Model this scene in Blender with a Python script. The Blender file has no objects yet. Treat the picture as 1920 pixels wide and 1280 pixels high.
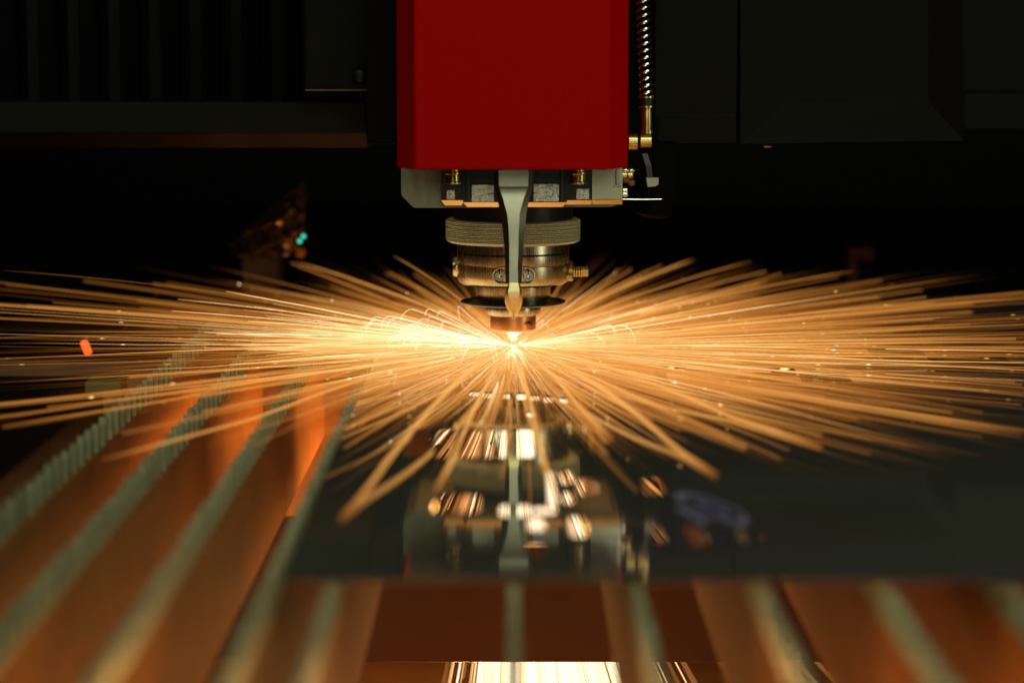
import bpy, bmesh, math, random
from mathutils import Vector, Matrix
R = math.radians
random.seed(7)
sc = bpy.context.scene
C = sc.collection

# ------------------------------------------------------------------ camera
FPX = 4533.0                      # focal length in pixels of the 1920 wide photograph
PITCH = R(6.79)
CAM = Vector((-0.0007, -1.51, 0.185))
cd = bpy.data.cameras.new('camera'); cam = bpy.data.objects.new('camera', cd); C.objects.link(cam)
cam.location = CAM; cam.rotation_euler = (math.pi/2 - PITCH, 0, 0)
cd.sensor_width = 36; cd.lens = FPX/1920*36; cd.clip_start = 0.02; cd.clip_end = 30
cd.dof.use_dof = True; cd.dof.focus_distance = 1.46; cd.dof.aperture_fstop = 5.4
cd.dof.aperture_blades = 0
sc.camera = cam

# ------------------------------------------------------------------ world, exposure
w = bpy.data.worlds.new('World'); sc.world = w; w.use_nodes = True
w.node_tree.nodes['Background'].inputs[0].default_value = (0.8, 1.0, 0.75, 1)
w.node_tree.nodes['Background'].inputs[1].default_value = 0.0012
sc.view_settings.view_transform = 'Standard'; sc.view_settings.look = 'None'
sc.view_settings.exposure = 0; sc.view_settings.gamma = 1
sc.cycles.transparent_max_bounces = 96
sc.cycles.max_bounces = 8; sc.cycles.diffuse_bounces = 3; sc.cycles.glossy_bounces = 4
sc.cycles.sample_clamp_indirect = 3.0
sc.cycles.caustics_reflective = False; sc.cycles.caustics_refractive = False

def lamp(name, kind, loc, energy, color, size=0.1, target=None, size_y=None):
    l = bpy.data.lights.new(name, kind); l.energy = energy; l.color = color
    if kind == 'AREA':
        l.size = size
        if size_y: l.shape = 'RECTANGLE'; l.size_y = size_y
    else:
        l.shadow_soft_size = size
    o = bpy.data.objects.new(name, l); C.objects.link(o); o.location = loc
    if target is not None:
        o.rotation_euler = (Vector(target)-Vector(loc)).to_track_quat('-Z', 'Y').to_euler()
    return o
# the workshop's ceiling tubes, the glow of the cut and of the melt below the sheet, then added fills
lamp('ceiling_lamp_right', 'AREA', (0.55, -1.5, 1.35), 11.0, (0.93, 1.0, 0.74), 0.9, (0, 0, 0.1), 0.25)
lamp('ceiling_lamp_left', 'AREA', (-1.1, -0.9, 1.2), 2.0, (0.85, 1.0, 0.78), 0.6, (0, 0, 0.1), 0.25)
lamp('cut_glow', 'POINT', (0, -0.002, 0.004), 0.5, (1.0, 0.62, 0.26), 0.003)
lamp('melt_glow', 'POINT', (0.0, -0.01, -0.10), 1.5, (1.0, 0.46, 0.11), 0.03)
lamp('melt_glow_low', 'POINT', (0.0, 0.0, -0.22), 11, (1.0, 0.45, 0.11), 0.04)
for gx, ge in ((-0.150, 0.04), (-0.107, 0.10), (-0.044, 0.05), (0.066, 0.05), (0.110, 0.08), (0.154, 0.08)): lamp('slat_fill', 'POINT', (gx, -0.72, -0.090), ge*2.6, (1.0, 0.47, 0.12), 0.02)  # added fill lights that brighten the slat faces, no real source there
lamp('front_fill', 'AREA', (0.10, -2.3, 0.50), 3.6, (0.92, 1.0, 0.74), 0.7, (0, 0, 0.1), 0.35)  # added fill behind the camera, brightens the blade's reflection
lamp('side_fill', 'AREA', (1.6, -0.95, 0.32), 3.0, (0.95, 1.0, 0.76), 0.22, (0, 0, 0.08), 0.9)  # added strip light, placed for the highlight on the turned body

# ------------------------------------------------------------------ helpers
def P(px, py, Y):
    """point of the world at depth Y seen at pixel px, py of the photograph"""
    x = (px-960)/FPX; z = (640-py)/FPX
    c, s = math.cos(PITCH), math.sin(PITCH)
    d = Vector((x, c + z*s, -s + z*c))
    t = (Y - CAM.y)/d.y
    return CAM + d*t
def G(px, py, z=0.0):
    """point at height z seen at the pixel"""
    x = (px-960)/FPX; zz = (640-py)/FPX
    c, s = math.cos(PITCH), math.sin(PITCH)
    d = Vector((x, c + zz*s, -s + zz*c))
    t = (z - CAM.z)/d.z
    return CAM + d*t

def nodes(m):
    m.use_nodes = True; nt = m.node_tree
    return nt, nt.nodes['Principled BSDF']
def mat(name, col, rough=0.5, metal=0.0, var=0.15, scale=(60, 60, 60), bump=0.0, bscale=400, rvar=0.1, spec=0.5, coat=0.0, emit=None, es=0):
    m = bpy.data.materials.new(name); nt, b = nodes(m); N = nt.nodes; L = nt.links
    tc = N.new('ShaderNodeTexCoord'); mp = N.new('ShaderNodeMapping'); mp.inputs['Scale'].default_value = scale
    L.new(tc.outputs['Object'], mp.inputs[0])
    no = N.new('ShaderNodeTexNoise'); no.inputs['Scale'].default_value = 1; no.inputs['Detail'].default_value = 5
    L.new(mp.outputs[0], no.inputs[0])
    mx = N.new('ShaderNodeMix'); mx.data_type = 'RGBA'
    mx.inputs[6].default_value = [c*(1-var) for c in col] + [1]
    mx.inputs[7].default_value = [min(1, c*(1+var)) for c in col] + [1]
    L.new(no.outputs[0], mx.inputs[0]); L.new(mx.outputs[2], b.inputs['Base Color'])
    mr = N.new('ShaderNodeMapRange'); mr.inputs[3].default_value = max(0.02, rough-rvar); mr.inputs[4].default_value = min(1, rough+rvar)
    L.new(no.outputs[0], mr.inputs[0]); L.new(mr.outputs[0], b.inputs['Roughness'])
    b.inputs['Metallic'].default_value = metal
    b.inputs['Specular IOR Level'].default_value = spec
    b.inputs['Coat Weight'].default_value = coat
    if bump:
        n2 = N.new('ShaderNodeTexNoise'); n2.inputs['Scale'].default_value = bscale; n2.inputs['Detail'].default_value = 3
        L.new(tc.outputs['Object'], n2.inputs[0])
        bp = N.new('ShaderNodeBump'); bp.inputs['Strength'].default_value = bump; bp.inputs['Distance'].default_value = 0.001
        L.new(n2.outputs[0], bp.inputs['Height']); L.new(bp.outputs[0], b.inputs['Normal'])
    if emit:
        b.inputs['Emission Color'].default_value = (*emit, 1); b.inputs['Emission Strength'].default_value = es
    return m

def turned(name, col, rough=0.28, var=0.35, groove=0.25, around=26, tint=None):
    """lathe-turned metal: streaks that run up the wall, fine tool rings round it"""
    m = bpy.data.materials.new(name); nt, b = nodes(m); N = nt.nodes; L = nt.links
    tc = N.new('ShaderNodeTexCoord'); sx = N.new('ShaderNodeSeparateXYZ'); L.new(tc.outputs['Object'], sx.inputs[0])
    at = N.new('ShaderNodeMath'); at.operation = 'ARCTAN2'; L.new(sx.outputs[0], at.inputs[0]); L.new(sx.outputs[1], at.inputs[1])
    cb = N.new('ShaderNodeCombineXYZ')
    ma = N.new('ShaderNodeMath'); ma.operation = 'MULTIPLY'; ma.inputs[1].default_value = around; L.new(at.outputs[0], ma.inputs[0])
    mz = N.new('ShaderNodeMath'); mz.operation = 'MULTIPLY'; mz.inputs[1].default_value = 25; L.new(sx.outputs[2], mz.inputs[0])
    L.new(ma.outputs[0], cb.inputs[0]); L.new(mz.outputs[0], cb.inputs[2])
    no = N.new('ShaderNodeTexNoise'); no.inputs['Scale'].default_value = 1; no.inputs['Detail'].default_value = 6; L.new(cb.outputs[0], no.inputs[0])
    mx = N.new('ShaderNodeMix'); mx.data_type = 'RGBA'
    t = tint or col
    mx.inputs[6].default_value = [c*(1-var) for c in t] + [1]; mx.inputs[7].default_value = [min(1, c*(1+var)) for c in col] + [1]
    L.new(no.outputs[0], mx.inputs[0]); L.new(mx.outputs[2], b.inputs['Base Color'])
    mr = N.new('ShaderNodeMapRange'); mr.inputs[3].default_value = rough-0.08; mr.inputs[4].default_value = rough+0.12
    L.new(no.outputs[0], mr.inputs[0]); L.new(mr.outputs[0], b.inputs['Roughness'])
    b.inputs['Metallic'].default_value = 1
    wv = N.new('ShaderNodeTexNoise'); wv.inputs['Scale'].default_value = 1; wv.inputs['Detail'].default_value = 2
    c2 = N.new('ShaderNodeCombineXYZ'); m3 = N.new('ShaderNodeMath'); m3.operation = 'MULTIPLY'; m3.inputs[1].default_value = 2600
    L.new(sx.outputs[2], m3.inputs[0]); L.new(m3.outputs[0], c2.inputs[2]); L.new(at.outputs[0], c2.inputs[0]); L.new(c2.outputs[0], wv.inputs[0])
    bp = N.new('ShaderNodeBump'); bp.inputs['Strength'].default_value = groove; bp.inputs['Distance'].default_value = 0.0003
    L.new(wv.outputs[0], bp.inputs['Height']); L.new(bp.outputs[0], b.inputs['Normal'])
    return m

def link(name, me, material, parent=None, loc=None):
    o = bpy.data.objects.new(name, me); C.objects.link(o)
    if material and not me.materials: me.materials.append(material)
    if parent: o.parent = parent
    if loc is not None: o.location = loc
    return o
def obj(name, bm, material, parent=None, smooth=False, angle=None):
    bmesh.ops.recalc_face_normals(bm, faces=bm.faces)
    me = bpy.data.meshes.new(name); bm.to_mesh(me); bm.free()
    if smooth or angle:
        me.polygons.foreach_set('use_smooth', [True]*len(me.polygons))
        me.set_sharp_from_angle(angle=R(angle or 40))
    return link(name, me, material, parent)
def tag(o, label, cat, group=None):
    o['label'] = label; o['category'] = cat
    if group: o['group'] = group
    return o
def thing(name, label, cat, loc=(0, 0, 0), group=None):
    o = bpy.data.objects.new(name, None); C.objects.link(o); o.location = loc; o.empty_display_size = 0.02
    return tag(o, label, cat, group)
def part(o, parent):
    """keep world place, become a child"""
    o.parent = parent; o.matrix_parent_inverse = Matrix.Translation(-parent.location); return o
def structure(o): o['kind'] = 'structure'; return o

def box(bm, x0, x1, y0, y1, z0, z1, bev=0.0):
    r = bmesh.ops.create_cube(bm, size=1)
    vs = r['verts']
    for v in vs:
        v.co = Vector((x0+(v.co.x+.5)*(x1-x0), y0+(v.co.y+.5)*(y1-y0), z0+(v.co.z+.5)*(z1-z0)))
    if bev:
        es = list({e for v in vs for e in v.link_edges})
        bmesh.ops.bevel(bm, geom=es, offset=bev, segments=2, affect='EDGES', profile=0.6)
def bx(*a, **k):
    bm = bmesh.new(); box(bm, *a, **k); return bm
def prism(bm, pts, y0, y1):
    """outline in x,z extruded along y"""
    a = [bm.verts.new((x, y0, z)) for x, z in pts]; b = [bm.verts.new((x, y1, z)) for x, z in pts]
    bm.faces.new(a); bm.faces.new(list(reversed(b)))
    n = len(pts)
    for i in range(n): bm.faces.new((a[i], b[i], b[(i+1) % n], a[(i+1) % n]))
def lathe(bm, prof, seg=96, cx=0, cy=0, cap=True):
    rings = []
    for r, z in prof:
        rings.append([bm.verts.new((cx+r*math.cos(2*math.pi*i/seg), cy+r*math.sin(2*math.pi*i/seg), z)) for i in range(seg)])
    for a, b in zip(rings, rings[1:]):
        for i in range(seg): bm.faces.new((a[i], a[(i+1) % seg], b[(i+1) % seg], b[i]))
    if cap: bm.faces.new(rings[0]); bm.faces.new(list(reversed(rings[-1])))
def axial(bm, prof, origin, axis, seg=32):
    """lathe round any axis; prof is (radius, distance along axis)"""
    q = Vector((0, 0, 1)).rotation_difference(Vector(axis).normalized())
    n0 = len(bm.verts); lathe(bm, prof, seg); bm.verts.ensure_lookup_table()
    for v in bm.verts[n0:]: v.co = q @ v.co + Vector(origin)
def tube(bm, pts, rad, seg=8, cap=True):
    pts = [Vector(p) for p in pts]; rings = []
    up = Vector((0, 0, 1))
    for i, p in enumerate(pts):
        t = (pts[min(i+1, len(pts)-1)]-pts[max(i-1, 0)]).normalized()
        a = t.cross(up)
        if a.length < 1e-3: a = t.cross(Vector((1, 0, 0)))
        a.normalize(); b = t.cross(a)
        r = rad[i] if isinstance(rad, (list, tuple)) else rad
        rings.append([bm.verts.new(p + (a*math.cos(2*math.pi*k/seg)+b*math.sin(2*math.pi*k/seg))*r) for k in range(seg)])
    for a, b in zip(rings, rings[1:]):
        for k in range(seg): bm.faces.new((a[k], a[(k+1) % seg], b[(k+1) % seg], b[k]))
    if cap and seg > 2: bm.faces.new(rings[0]); bm.faces.new(list(reversed(rings[-1])))

# ------------------------------------------------------------------ materials
M = {}
M['red'] = mat('red_powder_coat', (0.42, 0.0012, 0.0006), 0.5, 0, 0.06, (20, 20, 20), bump=0.25, bscale=900, spec=0.04)
M['steel'] = turned('turned_steel', (0.62, 0.56, 0.37), 0.25, 0.32, groove=0.12, around=60, tint=(0.40, 0.31, 0.18))
M['ring'] = None
M['copper'] = turned('copper', (1.0, 0.37, 0.14), 0.36, 0.12)
M['black_anod'] = mat('black_anodised', (0.012, 0.013, 0.011), 0.42, 0.3, 0.2, bump=0.1)
M['dark_disc'] = mat('blackened_steel', (0.03, 0.035, 0.028), 0.42, 0.8, 0.3, bump=0.1)
M['alu'] = mat('brushed_aluminium', (0.38, 0.36, 0.27), 0.31, 1, 0.06, (500, 500, 12), bump=0.06, bscale=1500, rvar=0.025)
M['alu_back'] = mat('dull_aluminium', (0.25, 0.26, 0.19), 0.48, 0.9, 0.2, (160, 160, 6), bump=0.1)
M['brass'] = mat('brass', (0.62, 0.45, 0.17), 0.28, 1, 0.15)
M['chrome'] = mat('bright_steel', (0.62, 0.62, 0.52), 0.2, 1, 0.1)
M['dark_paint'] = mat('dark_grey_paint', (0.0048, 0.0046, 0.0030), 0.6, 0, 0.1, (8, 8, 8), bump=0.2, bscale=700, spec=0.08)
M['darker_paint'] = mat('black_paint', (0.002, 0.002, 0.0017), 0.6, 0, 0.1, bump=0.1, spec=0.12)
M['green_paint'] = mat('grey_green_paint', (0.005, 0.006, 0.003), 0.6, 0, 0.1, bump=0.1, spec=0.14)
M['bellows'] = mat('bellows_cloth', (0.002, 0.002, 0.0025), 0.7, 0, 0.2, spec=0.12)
M['slat'] = mat('slat_steel', (0.26, 0.28, 0.16), 0.45, 0.6, 0.3, (70, 30, 90), bump=0.35, bscale=350, rvar=0.15)
M['rust'] = mat('rusty_steel', (0.20, 0.085, 0.030), 0.75, 0.1, 0.35, (30, 30, 30), bump=0.4, bscale=200)
M['pit'] = mat('scorched_steel', (0.46, 0.22, 0.08), 0.8, 0.0, 0.5, (18, 18, 18), bump=0.4, bscale=120, spec=0.1)
M['wallbrown'] = mat('scorched_pit_wall', (0.06, 0.024, 0.010), 0.7, 0.1, 0.4, (12, 12, 12), bump=0.3, bscale=90)
M['slat_body'] = mat('shade_toned_slat', (0.30, 0.12, 0.035), 0.85, 0.0, 0.97, (11, 5, 16), bump=0.5, bscale=220, rvar=0.15, spec=0.06)  # orange melt light and dark shadow blotches put into the colour
M['beam'] = mat('brown_beam_steel', (0.22, 0.12, 0.075), 0.6, 0.1, 0.3, (20, 20, 20), bump=0.2)
M['rubber'] = mat('black_rubber', (0.003, 0.003, 0.003), 0.8, 0, 0.1, spec=0.03)
M['nylon'] = mat('pale_nylon', (0.42, 0.42, 0.30), 0.5, 0, 0.05)
M['foil'] = mat('crumpled_foil', (0.80, 0.55, 0.30), 0.22, 0.9, 0.3, (40, 40, 40), bump=0.3, bscale=60)

def ring_mat():
    m = bpy.data.materials.new('knurled_steel'); nt, b = nodes(m); N = nt.nodes; L = nt.links
    tc = N.new('ShaderNodeTexCoord'); sx = N.new('ShaderNodeSeparateXYZ'); L.new(tc.outputs['Object'], sx.inputs[0])
    at = N.new('ShaderNodeMath'); at.operation = 'ARCTAN2'; L.new(sx.outputs[0], at.inputs[0]); L.new(sx.outputs[1], at.inputs[1])
    out = []
    for sg in (1, -1):
        a = N.new('ShaderNodeMath'); a.operation = 'MULTIPLY'; a.inputs[1].default_value = 190.0; L.new(at.outputs[0], a.inputs[0])
        z = N.new('ShaderNodeMath'); z.operation = 'MULTIPLY_ADD'; z.inputs[1].default_value = sg*4200.0; L.new(sx.outputs[2], z.inputs[0]); L.new(a.outputs[0], z.inputs[2])
        s = N.new('ShaderNodeMath'); s.operation = 'SINE'; L.new(z.outputs[0], s.inputs[0]); out.append(s)
    mn = N.new('ShaderNodeMath'); mn.operation = 'MAXIMUM'; L.new(out[0].outputs[0], mn.inputs[0]); L.new(out[1].outputs[0], mn.inputs[1])
    bp = N.new('ShaderNodeBump'); bp.inputs['Strength'].default_value = 0.9; bp.inputs['Distance'].default_value = 0.0006; bp.invert = True
    L.new(mn.outputs[0], bp.inputs['Height']); L.new(bp.outputs[0], b.inputs['Normal'])
    b.inputs['Base Color'].default_value = (0.78, 0.84, 0.64, 1); b.inputs['Metallic'].default_value = 0.8; b.inputs['Roughness'].default_value = 0.42
    return m
M['ring'] = ring_mat()

def sheet_mat():
    m = bpy.data.materials.new('cold_rolled_sheet'); nt, b = nodes(m); N = nt.nodes; L = nt.links
    tc = N.new('ShaderNodeTexCoord'); mp = N.new('ShaderNodeMapping'); mp.inputs['Scale'].default_value = (6, 60, 6)
    L.new(tc.outputs['Object'], mp.inputs[0])
    no = N.new('ShaderNodeTexNoise'); no.inputs['Scale'].default_value = 2; no.inputs['Detail'].default_value = 8; L.new(mp.outputs[0], no.inputs[0])
    cr = N.new('ShaderNodeMix'); cr.data_type = 'RGBA'
    cr.inputs[6].default_value = (0.26, 0.27, 0.20, 1); cr.inputs[7].default_value = (0.64, 0.64, 0.50, 1)
    L.new(no.outputs[0], cr.inputs[0])
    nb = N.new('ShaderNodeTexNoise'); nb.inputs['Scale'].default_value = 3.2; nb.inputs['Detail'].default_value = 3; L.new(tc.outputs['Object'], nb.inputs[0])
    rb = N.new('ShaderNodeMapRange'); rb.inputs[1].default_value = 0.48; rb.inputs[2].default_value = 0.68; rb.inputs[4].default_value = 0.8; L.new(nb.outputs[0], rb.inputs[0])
    refl = N.new('ShaderNodeMix'); refl.data_type = 'RGBA'; refl.inputs[7].default_value = (0.42, 0.33, 0.46, 1)   # violet patches painted in for purplish reflections
    L.new(rb.outputs[0], refl.inputs[0]); L.new(cr.outputs[2], refl.inputs[6]); L.new(refl.outputs[2], b.inputs['Base Color'])
    mr = N.new('ShaderNodeMapRange'); mr.inputs[3].default_value = 0.025; mr.inputs[4].default_value = 0.075
    L.new(no.outputs[0], mr.inputs[0]); L.new(mr.outputs[0], b.inputs['Roughness'])
    b.inputs['Metallic'].default_value = 0.88
    n2 = N.new('ShaderNodeTexNoise'); n2.inputs['Scale'].default_value = 260; n2.inputs['Detail'].default_value = 4; L.new(tc.outputs['Object'], n2.inputs[0])
    bp = N.new('ShaderNodeBump'); bp.inputs['Strength'].default_value = 0.004; bp.inputs['Distance'].default_value = 0.001
    L.new(n2.outputs[0], bp.inputs['Height']); L.new(bp.outputs[0], b.inputs['Normal'])
    return m
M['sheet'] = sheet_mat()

def spark_mat(name, stops, alpha, gain):
    """trails of glowing steel droplets: colour and density follow the heat of each droplet"""
    m = bpy.data.materials.new(name); m.use_nodes = True; nt = m.node_tree; N = nt.nodes; L = nt.links
    N.remove(N['Principled BSDF']); out = N['Material Output']
    at = N.new('ShaderNodeAttribute'); at.attribute_name = 'spark_glow'
    mr = N.new('ShaderNodeMapRange'); mr.inputs[2].default_value = 2.0; L.new(at.outputs['Fac'], mr.inputs[0])
    cr = N.new('ShaderNodeValToRGB'); e = cr.color_ramp.elements
    while len(e) < len(stops): e.new(0.5)
    for el, (p, c) in zip(e, stops): el.position = p; el.color = (*c, 1)
    L.new(mr.outputs[0], cr.inputs[0])
    em = N.new('ShaderNodeEmission'); L.new(cr.outputs[0], em.inputs[0]); em.inputs[1].default_value = gain
    tr = N.new('ShaderNodeBsdfTransparent'); mx = N.new('ShaderNodeMixShader')
    al = N.new('ShaderNodeMath'); al.operation = 'MULTIPLY'; al.use_clamp = True; al.inputs[1].default_value = alpha; L.new(at.outputs['Fac'], al.inputs[0])
    L.new(al.outputs[0], mx.inputs[0]); L.new(tr.outputs[0], mx.inputs[1]); L.new(em.outputs[0], mx.inputs[2]); L.new(mx.outputs[0], out.inputs[0])
    m.cycles.emission_sampling = 'NONE'
    return m
M['spark'] = spark_mat('glowing_sparks', [(0.0, (0.30, 0.085, 0.009)), (0.08, (0.42, 0.150, 0.024)), (0.22, (0.57, 0.270, 0.066)), (0.42, (0.88, 0.54, 0.22)), (0.65, (1.0, 0.78, 0.46)), (1.0, (1.0, 0.92, 0.76))], 1.1, 1.95)
M['jet'] = spark_mat('white_hot_melt', [(0.0, (0.30, 0.10, 0.02)), (0.2, (0.55, 0.24, 0.07)), (0.5, (0.9, 0.54, 0.23)), (1.0, (1.0, 0.88, 0.62))], 1.0, 2.0)

# ------------------------------------------------------------------ the machine's dark surroundings
pit = structure(obj('pit_floor', bx(-0.9, 0.9, -1.1, 0.40, -0.34, -0.30), M['pit']))
structure(obj('pit_wall', bx(-0.9, 0.9, 0.40, 0.43, -0.34, -0.02), M['wallbrown']))
structure(obj('pit_wall', bx(-0.93, -0.9, -1.1, 0.43, -0.34, -0.02), M['pit']))
structure(obj('pit_wall', bx(0.9, 0.93, -1.1, 0.43, -0.34, -0.02), M['pit']))
structure(obj('floor', bx(-4, 4, -4, 4, -0.40, -0.36), M['darker_paint']))
structure(obj('wall', bx(-4, 4, 3.0, 3.05, -0.36, 2.5), M['darker_paint']))

def y_at(py, z=0.0): return G(960, py, z).y
# cross rail below the slats: its lower edge is the sharp line in front of the falling melt
zr = P(960, 1241, -0.09).z
o = obj('cross_rail', bx(-0.089, 0.40, -0.09, -0.075, zr, zr+0.070, bev=0.001), M['beam'])
tag(o, 'dark brown flat steel rail running across below the sheet in front of the falling melt', 'rail')
zl = P(400, 968, 0.10).z
o = obj('cross_rail', bx(-0.75, -0.093, 0.10, 0.108, zl, -0.02, bev=0.001), M['rust'])
tag(o, 'rusty cross plate standing between the toothed slats at the left', 'rail')

# ------------------------------------------------------------------ toothed support slats
def slat_parts(y0, y1, h, seed, pitch=0.0208, th=0.0135):
    rnd = random.Random(seed); root = -0.002-th; t = 0.0016
    bm = bmesh.new(); y = y0+rnd.uniform(0, pitch)
    while y < y1-pitch:
        k = rnd.uniform(0.0, 0.0012); w0 = rnd.uniform(0.0042, 0.0050); w1 = rnd.uniform(0.0018, 0.0028); c = y+rnd.uniform(-.0006, .0006); ln = rnd.uniform(-.0006, .0006)
        lo = [bm.verts.new((sx*t, c+sy*w0, root-0.0005)) for sx, sy in ((-1, -1), (1, -1), (1, 1), (-1, 1))]
        hi = [bm.verts.new((sx*t*0.95, c+ln+sy*w1, -0.0008-k)) for sx, sy in ((-1, -1), (1, -1), (1, 1), (-1, 1))]
        bm.faces.new(hi); bm.faces.new(list(reversed(lo)))
        for i in range(4): bm.faces.new((lo[i], lo[(i+1) % 4], hi[(i+1) % 4], hi[i]))
        y += pitch
    body = bmesh.new(); box(body, -t-0.0001, t+0.0001, y0, y1, -h, root, bev=0.0004)
    return bm, body
slats = [(-0.2120, 0.29, 'toothed slat farthest left, beside the dark edge of the bed'),
         (-0.1700, 0.29, 'toothed slat second from the left, clear of the sheet'),
         (-0.1285, 0.26, 'toothed slat third from the left, next but one to the sheet edge'),
         (-0.0885, 0.21, 'toothed slat running right along the left edge of the sheet'),
         (-0.0650, -0.15, 'toothed slat just inside the left edge, showing below the front of the sheet'),
         (0.0, 0.26, 'middle slat under the sheet, straight below the nozzle'),
         (0.0440, 0.26, 'slat under the sheet, first to the right of the nozzle'),
         (0.0885, 0.26, 'slat under the sheet, second to the right of the nozzle'),
         (0.1320, 0.26, 'slat under the sheet, third to the right of the nozzle'),
         (0.1760, 0.26, 'slat under the sheet at the far right edge of view'),
         (0.2200, 0.26, 'outermost slat beneath the sheet, beyond the right edge of view in front')]
for i, (x, ye, lab) in enumerate(slats):
    t = thing('support_slat', 'grey steel ' + lab, 'slat', (x, 0, -0.07), 'toothed support slats of the cutting bed')
    for nm, b_, mm in zip(('teeth', 'strip_body'), slat_parts(-1.0, ye, 0.07, i), ('slat', 'slat_body')):
        o = obj(nm, b_, M[mm], t); o.location = (0, 0, 0.07)

# ------------------------------------------------------------------ the steel sheet with its cut-outs
def sheet():
    cu = bpy.data.curves.new('steel_sheet', 'CURVE'); cu.dimensions = '2D'; cu.fill_mode = 'BOTH'; cu.extrude = 0.0005; cu.resolution_u = 1
    def loop(pts):
        s = cu.splines.new('POLY'); s.points.add(len(pts)-1); s.use_cyclic_u = True
        for p, (x, y) in zip(s.points, pts): p.co = (x, y, 0, 1)
    yf = y_at(1086)
    loop([(-0.0905, 0.30), (-0.0840, -0.10), (-0.0825, yf+0.004), (-0.080, yf), (0.75, yf), (0.75, 0.34), (0.0, 0.34)])
    def rr(px0, px1, py0, py1, rnd=0.3):
        a, b = G(px0, py1), G(px1, py1); y0, y1 = a.y, y_at(py0)
        x0, x1 = a.x, b.x; r = min(x1-x0, y1-y0)*rnd; pts = []
        for cx, cy, a0 in ((x1-r, y1-r, 0), (x0+r, y1-r, 90), (x0+r, y0+r, 180), (x1-r, y0+r, 270)):
            for k in range(5): pts.append((cx+r*math.cos(R(a0+k*22.5)), cy+r*math.sin(R(a0+k*22.5))))
        loop(pts)
    for a in holes: rr(*a)
    o = bpy.data.objects.new('tmp', cu); C.objects.link(o)
    bpy.context.view_layer.update()
    me = bpy.data.meshes.new_from_object(o.evaluated_get(bpy.context.evaluated_depsgraph_get()))
    bpy.data.objects.remove(o)
    me.name = 'steel_sheet'; me.materials.clear()
    return me
holes = [(758, 796, 803, 857), (810, 848, 803, 857), (860, 898, 803, 857), (910, 924, 803, 857), (935, 948, 803, 857), (960, 1002, 802, 857),
         (880, 897, 732, 742, .5), (905, 922, 734, 746, .5), (944, 962, 736, 747, .5), (969, 987, 736, 749, .5), (994, 1012, 739, 751, .5), (1020, 1038, 741, 754, .5), (1050, 1066, 744, 755, .5),
         (988, 1002, 771, 780, .5),
         (812, 898, 924, 960, .3), (938, 994, 944, 966, .2), (1030, 1044, 880, 948, .5), (992, 1019, 968, 992, .4), (1000, 1042, 948, 962, .3),
         (1054, 1075, 880, 905, .5), (1058, 1074, 920, 942, .5), (1087, 1119, 894, 926, .5), (1212, 1248, 894, 926, .5),
         (1072, 1100, 966, 1004, .5), (992, 1020, 1020, 1045, .5), (1233, 1246, 986, 1018, .5), (1298, 1328, 982, 1022, .5), (1392, 1404, 986, 1016, .5),
         (1236, 1300, 688, 718, .05), (1420, 1500, 690, 704, .05), (1506, 1600, 700, 716, .05), (1640, 1740, 654, 668, .05), (1750, 1900, 668, 680, .05)]
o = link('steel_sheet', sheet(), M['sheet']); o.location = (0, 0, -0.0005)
tag(o, 'dark glossy steel sheet with slots and round holes cut in it, lying on the slats', 'sheet')

# violet ring modelled flat in place of a reflection on the sheet
def flat_ring(bm, c, r0, r1, z0, z1, sq=1.0, a0=0, a1=360, seg=48):
    rows = []
    for i in range(seg+1):
        a = R(a0+(a1-a0)*i/seg); row = []
        for r, z in ((r0, z0), (r0, z1), (r1, z1), (r1, z0)):
            row.append(bm.verts.new((c[0]+r*math.cos(a), c[1]+r*sq*math.sin(a), z)))
        rows.append(row)
    for a, b in zip(rows, rows[1:]):
        for k in range(4): bm.faces.new((a[k], a[(k+1) % 4], b[(k+1) % 4], b[k]))
M['violet'] = mat('violet_reflection', (0.24, 0.22, 0.40), 0.3, 0.0, 0.3, (90, 90, 90))
M['violet_dark'] = mat('dark_violet_reflection', (0.16, 0.14, 0.34), 0.4, 0.0, 0.3, (90, 90, 90))
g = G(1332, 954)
t = thing('reflection_ring', 'slender lilac ring laid flat on the sheet in place of a reflection, right of the slots', 'film ring', (g.x, g.y, 0.0004))
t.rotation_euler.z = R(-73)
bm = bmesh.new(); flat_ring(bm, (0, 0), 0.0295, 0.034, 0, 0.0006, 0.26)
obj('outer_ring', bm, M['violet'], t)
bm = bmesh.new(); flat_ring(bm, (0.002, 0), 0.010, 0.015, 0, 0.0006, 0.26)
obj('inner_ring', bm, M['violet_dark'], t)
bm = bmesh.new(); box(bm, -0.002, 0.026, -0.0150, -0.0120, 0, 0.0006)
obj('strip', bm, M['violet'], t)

# ------------------------------------------------------------------ the cutting head
head = thing('cutting_head', 'laser cutting head with red cover, knurled ring and copper nozzle, throwing sparks off the sheet', 'laser head', (0, 0, 0.006))
ppm = FPX/1.51/0.9977
def Z(py): return P(962, py, 0).z
def rr_(px): return px*1.51/FPX*1.0
def addp(name, bm, m, parent=None, **k):
    o = obj(name, bm, m, **k); part(o, head)
    if parent is not None:
        o.parent = parent; o.matrix_parent_inverse = (Matrix.Translation(-head.location)).copy()
        o.matrix_parent_inverse = Matrix.Identity(4)
        # sub-parts keep world coordinates: parent's matrix_world == identity
    return o
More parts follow.
